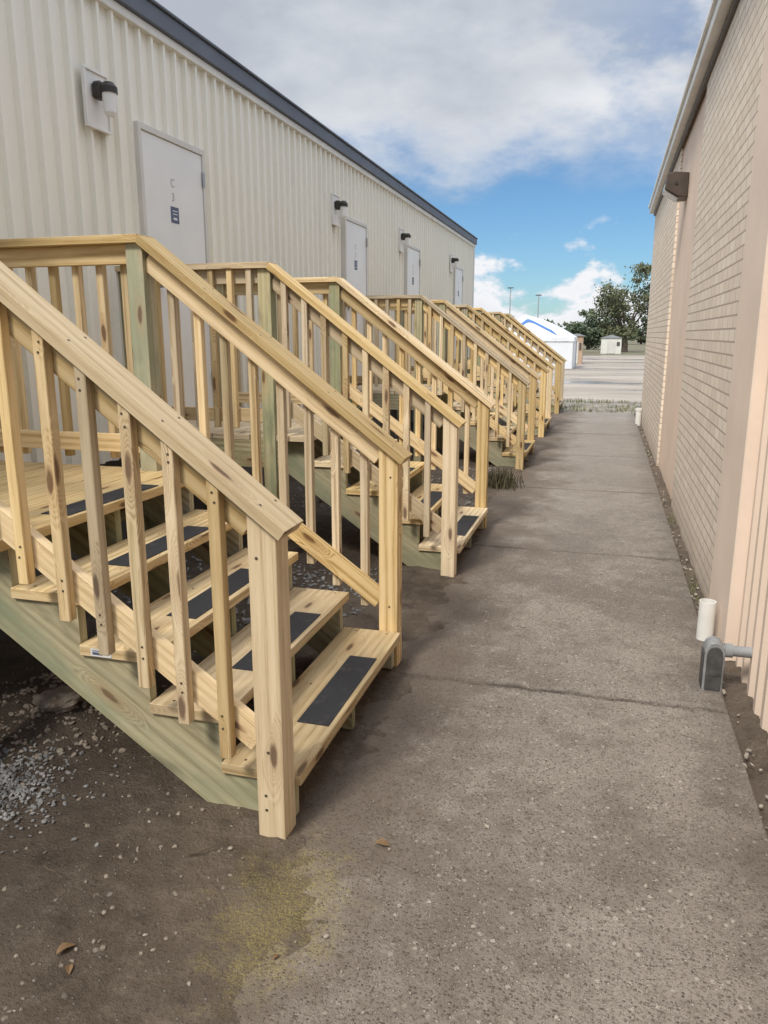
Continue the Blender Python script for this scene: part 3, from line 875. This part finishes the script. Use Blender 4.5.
for i in range(25):
    a = i / 24; u = .10 + .70 * a; t0 = .80 - .48 * math.sin(math.pi * a)
    vs += [rp(u, t0), rp(u, t0 + .16)]
for i in range(24): fs.append((2 * i, 2 * i + 1, 2 * i + 3, 2 * i + 2))
pymesh('blue_arc', vs, fs, TENTB, tn)

def shed(x, y, w, d, h, mat, label):
    r = thing('small_shed', label, 'shed', (x, y, -.045))
    b = newbm(); bx(b, -w / 2, w / 2, -d / 2, d / 2, 0, h); link('wall', b, mat, r)
    b = newbm(); prism(b, [(-w / 2 - .1, h + .003), (w / 2 + .1, h + .003), (0, h + w * .16)], -d / 2 - .1, d / 2 + .1, (1, 0, 0)); link('roof', b, ROOF, r)
    b = newbm(); bx(b, -w * .2, w * .2, -d / 2 - .03, -d / 2 - .003, .03, h * .8); link('door', b, FRAME, r)
    b = newbm(); bx(b, w * .27, w * .42, -d / 2 - .03, -d / 2 - .003, h * .5, h * .75); link('window', b, DGREY, r)
shed(-1.75, 46, .75, 1.2, 1.55, TANB, 'narrow tan shed standing right of the white tent')
shed(.25, 72, 1.7, 2.2, 1.35, TRIMW, 'small white shed across the lot, left of the tall tree')
for (x, y, h, lb) in ((-9.2, 76, 5.9, 'tall thin light pole above the left end of the tent'), (-6.55, 76, 5.2, 'shorter thin light pole right of the tall one, behind the tent')):
    r = thing('light_pole', lb, 'light pole', (x, y, -.05))
    b = bmesh.new(); cyl(b, (0, 0, 0), (0, 0, h), .07, 10, .045); link('pole', b, GALV, r)
    b = newbm(); bx(b, -.28, .28, -.06, .06, h, h + .09, .01); link('lamp_head', b, DGREY, r)

# ------------------------------------------------------------------ world, sun, camera
w = NT('World', True); S.world = w.m
bg = w.t.nodes['Background']
sky = w.n('ShaderNodeTexSky', sky_type='NISHITA')
sky.sun_disc = False; sky.sun_elevation = R(49); sky.sun_rotation = R(198); sky.air_density = 1.0; sky.dust_density = .3; sky.ozone_density = 2.5
tc = w.n('ShaderNodeTexCoord'); dirv = tc.outputs['Generated']
sx = w.n('ShaderNodeSeparateXYZ'); w.t.links.new(dirv, sx.inputs[0]); z = sx.outputs[2]
def mp(sc, loc=(0, 0, 0)):
    m = w.n('ShaderNodeMapping'); w.t.links.new(dirv, m.inputs[0]); m.inputs['Scale'].default_value = sc; m.inputs['Location'].default_value = loc; return m.outputs[0]
nA = w.noise(mp((5.0, 5.0, 11), (1.3, .2, 0)), 1.0, 9, .60)
nB = w.noise(mp((3.4, 3.4, 7), (.4, 2, .3)), 1.0, 8, .56)
nC = w.noise(mp((11, 11, 19), (3.1, .5, .2)), 1.0, 8, .56)
nD = w.noise(mp((6.5, 6.5, 12), (2.2, 4.1, 1.3)), 1.0, 8, .58)
zz = w.math('ADD', z, w.math('MULTIPLY', w.math('SUBTRACT', nA, .5), .26))
top = w.smooth(zz, .145, .250)
skyc = w.mix(1.0, sky.outputs[0], (.62, .86, 1.05), 'MULTIPLY')
lr = w.math('ADD', nB, w.math('MULTIPLY', w.math('ADD', sx.outputs[0], .16), .27))
cl_top = w.ramp(lr, [(.36, (4.7, 5.1, 5.8)), (.47, (5.9, 6.3, 6.9)), (.58, (7.2, 7.5, 8.0)), (.70, (8.6, 8.7, 8.9))])
edge = w.math('MULTIPLY', w.smooth(zz, .155, .20), w.smooth(zz, .20, .28, 1, 0))
cl_top = w.mix(w.math('MULTIPLY', edge, .45), cl_top, (8.5, 8.6, 8.9))
right = w.smooth(sx.outputs[0], -.20, .08)
hole = w.math('MULTIPLY', w.smooth(nD, .40, .58), right)
cover = w.math('MULTIPLY', top, w.math('SUBTRACT', 1.0, w.math('MULTIPLY', hole, .60)))
col = w.mix(w.math('MULTIPLY', cover, w.smooth(nA, .25, .5, .85, 1.0)), skyc, cl_top)
zen = w.smooth(z, .36, .80, 1.0, 2.4)  # extra brightness added to the unseen overhead sky to lift the scene lighting
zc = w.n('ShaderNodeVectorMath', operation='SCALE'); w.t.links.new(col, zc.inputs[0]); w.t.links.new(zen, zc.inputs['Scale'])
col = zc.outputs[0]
cu = w.math('SUBTRACT', nC, w.math('MULTIPLY_ADD', z, 2.4, .262))
cm = w.math('MULTIPLY', w.smooth(cu, 0, .10), w.smooth(z, .10, .15, 1, 0))
cucol = w.ramp(cu, [(.0, (7.0, 7.6, 8.5)), (.10, (9.2, 9.3, 9.6)), (.22, (8.5, 8.7, 9.1)), (.35, (7.4, 7.8, 8.6))])
col = w.mix(cm, col, cucol)
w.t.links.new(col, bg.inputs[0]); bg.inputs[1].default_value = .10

ld = bpy.data.lights.new('Sun', 'SUN'); ld.energy = 3.0; ld.angle = R(12); ld.color = (1, .95, .86)
lo = bpy.data.objects.new('Sun', ld); C.objects.link(lo)
lo.rotation_euler = V((.22, .66, -.80)).to_track_quat('-Z', 'Y').to_euler(); lo.location = (0, -5, 12)

cam = bpy.data.cameras.new('Camera'); co = bpy.data.objects.new('Camera', cam); C.objects.link(co)
co.location = (0, 0, 1.55); co.rotation_euler = (R(90 - 12.96), 0, R(15.9))
cam.sensor_fit = 'VERTICAL'; cam.sensor_height = 36; cam.lens = 769 / 1024 * 36
cam.clip_start = .05; cam.clip_end = 3000
S.camera = co
S.view_settings.view_transform = 'Standard'; S.view_settings.look = 'None'; S.view_settings.exposure = 0
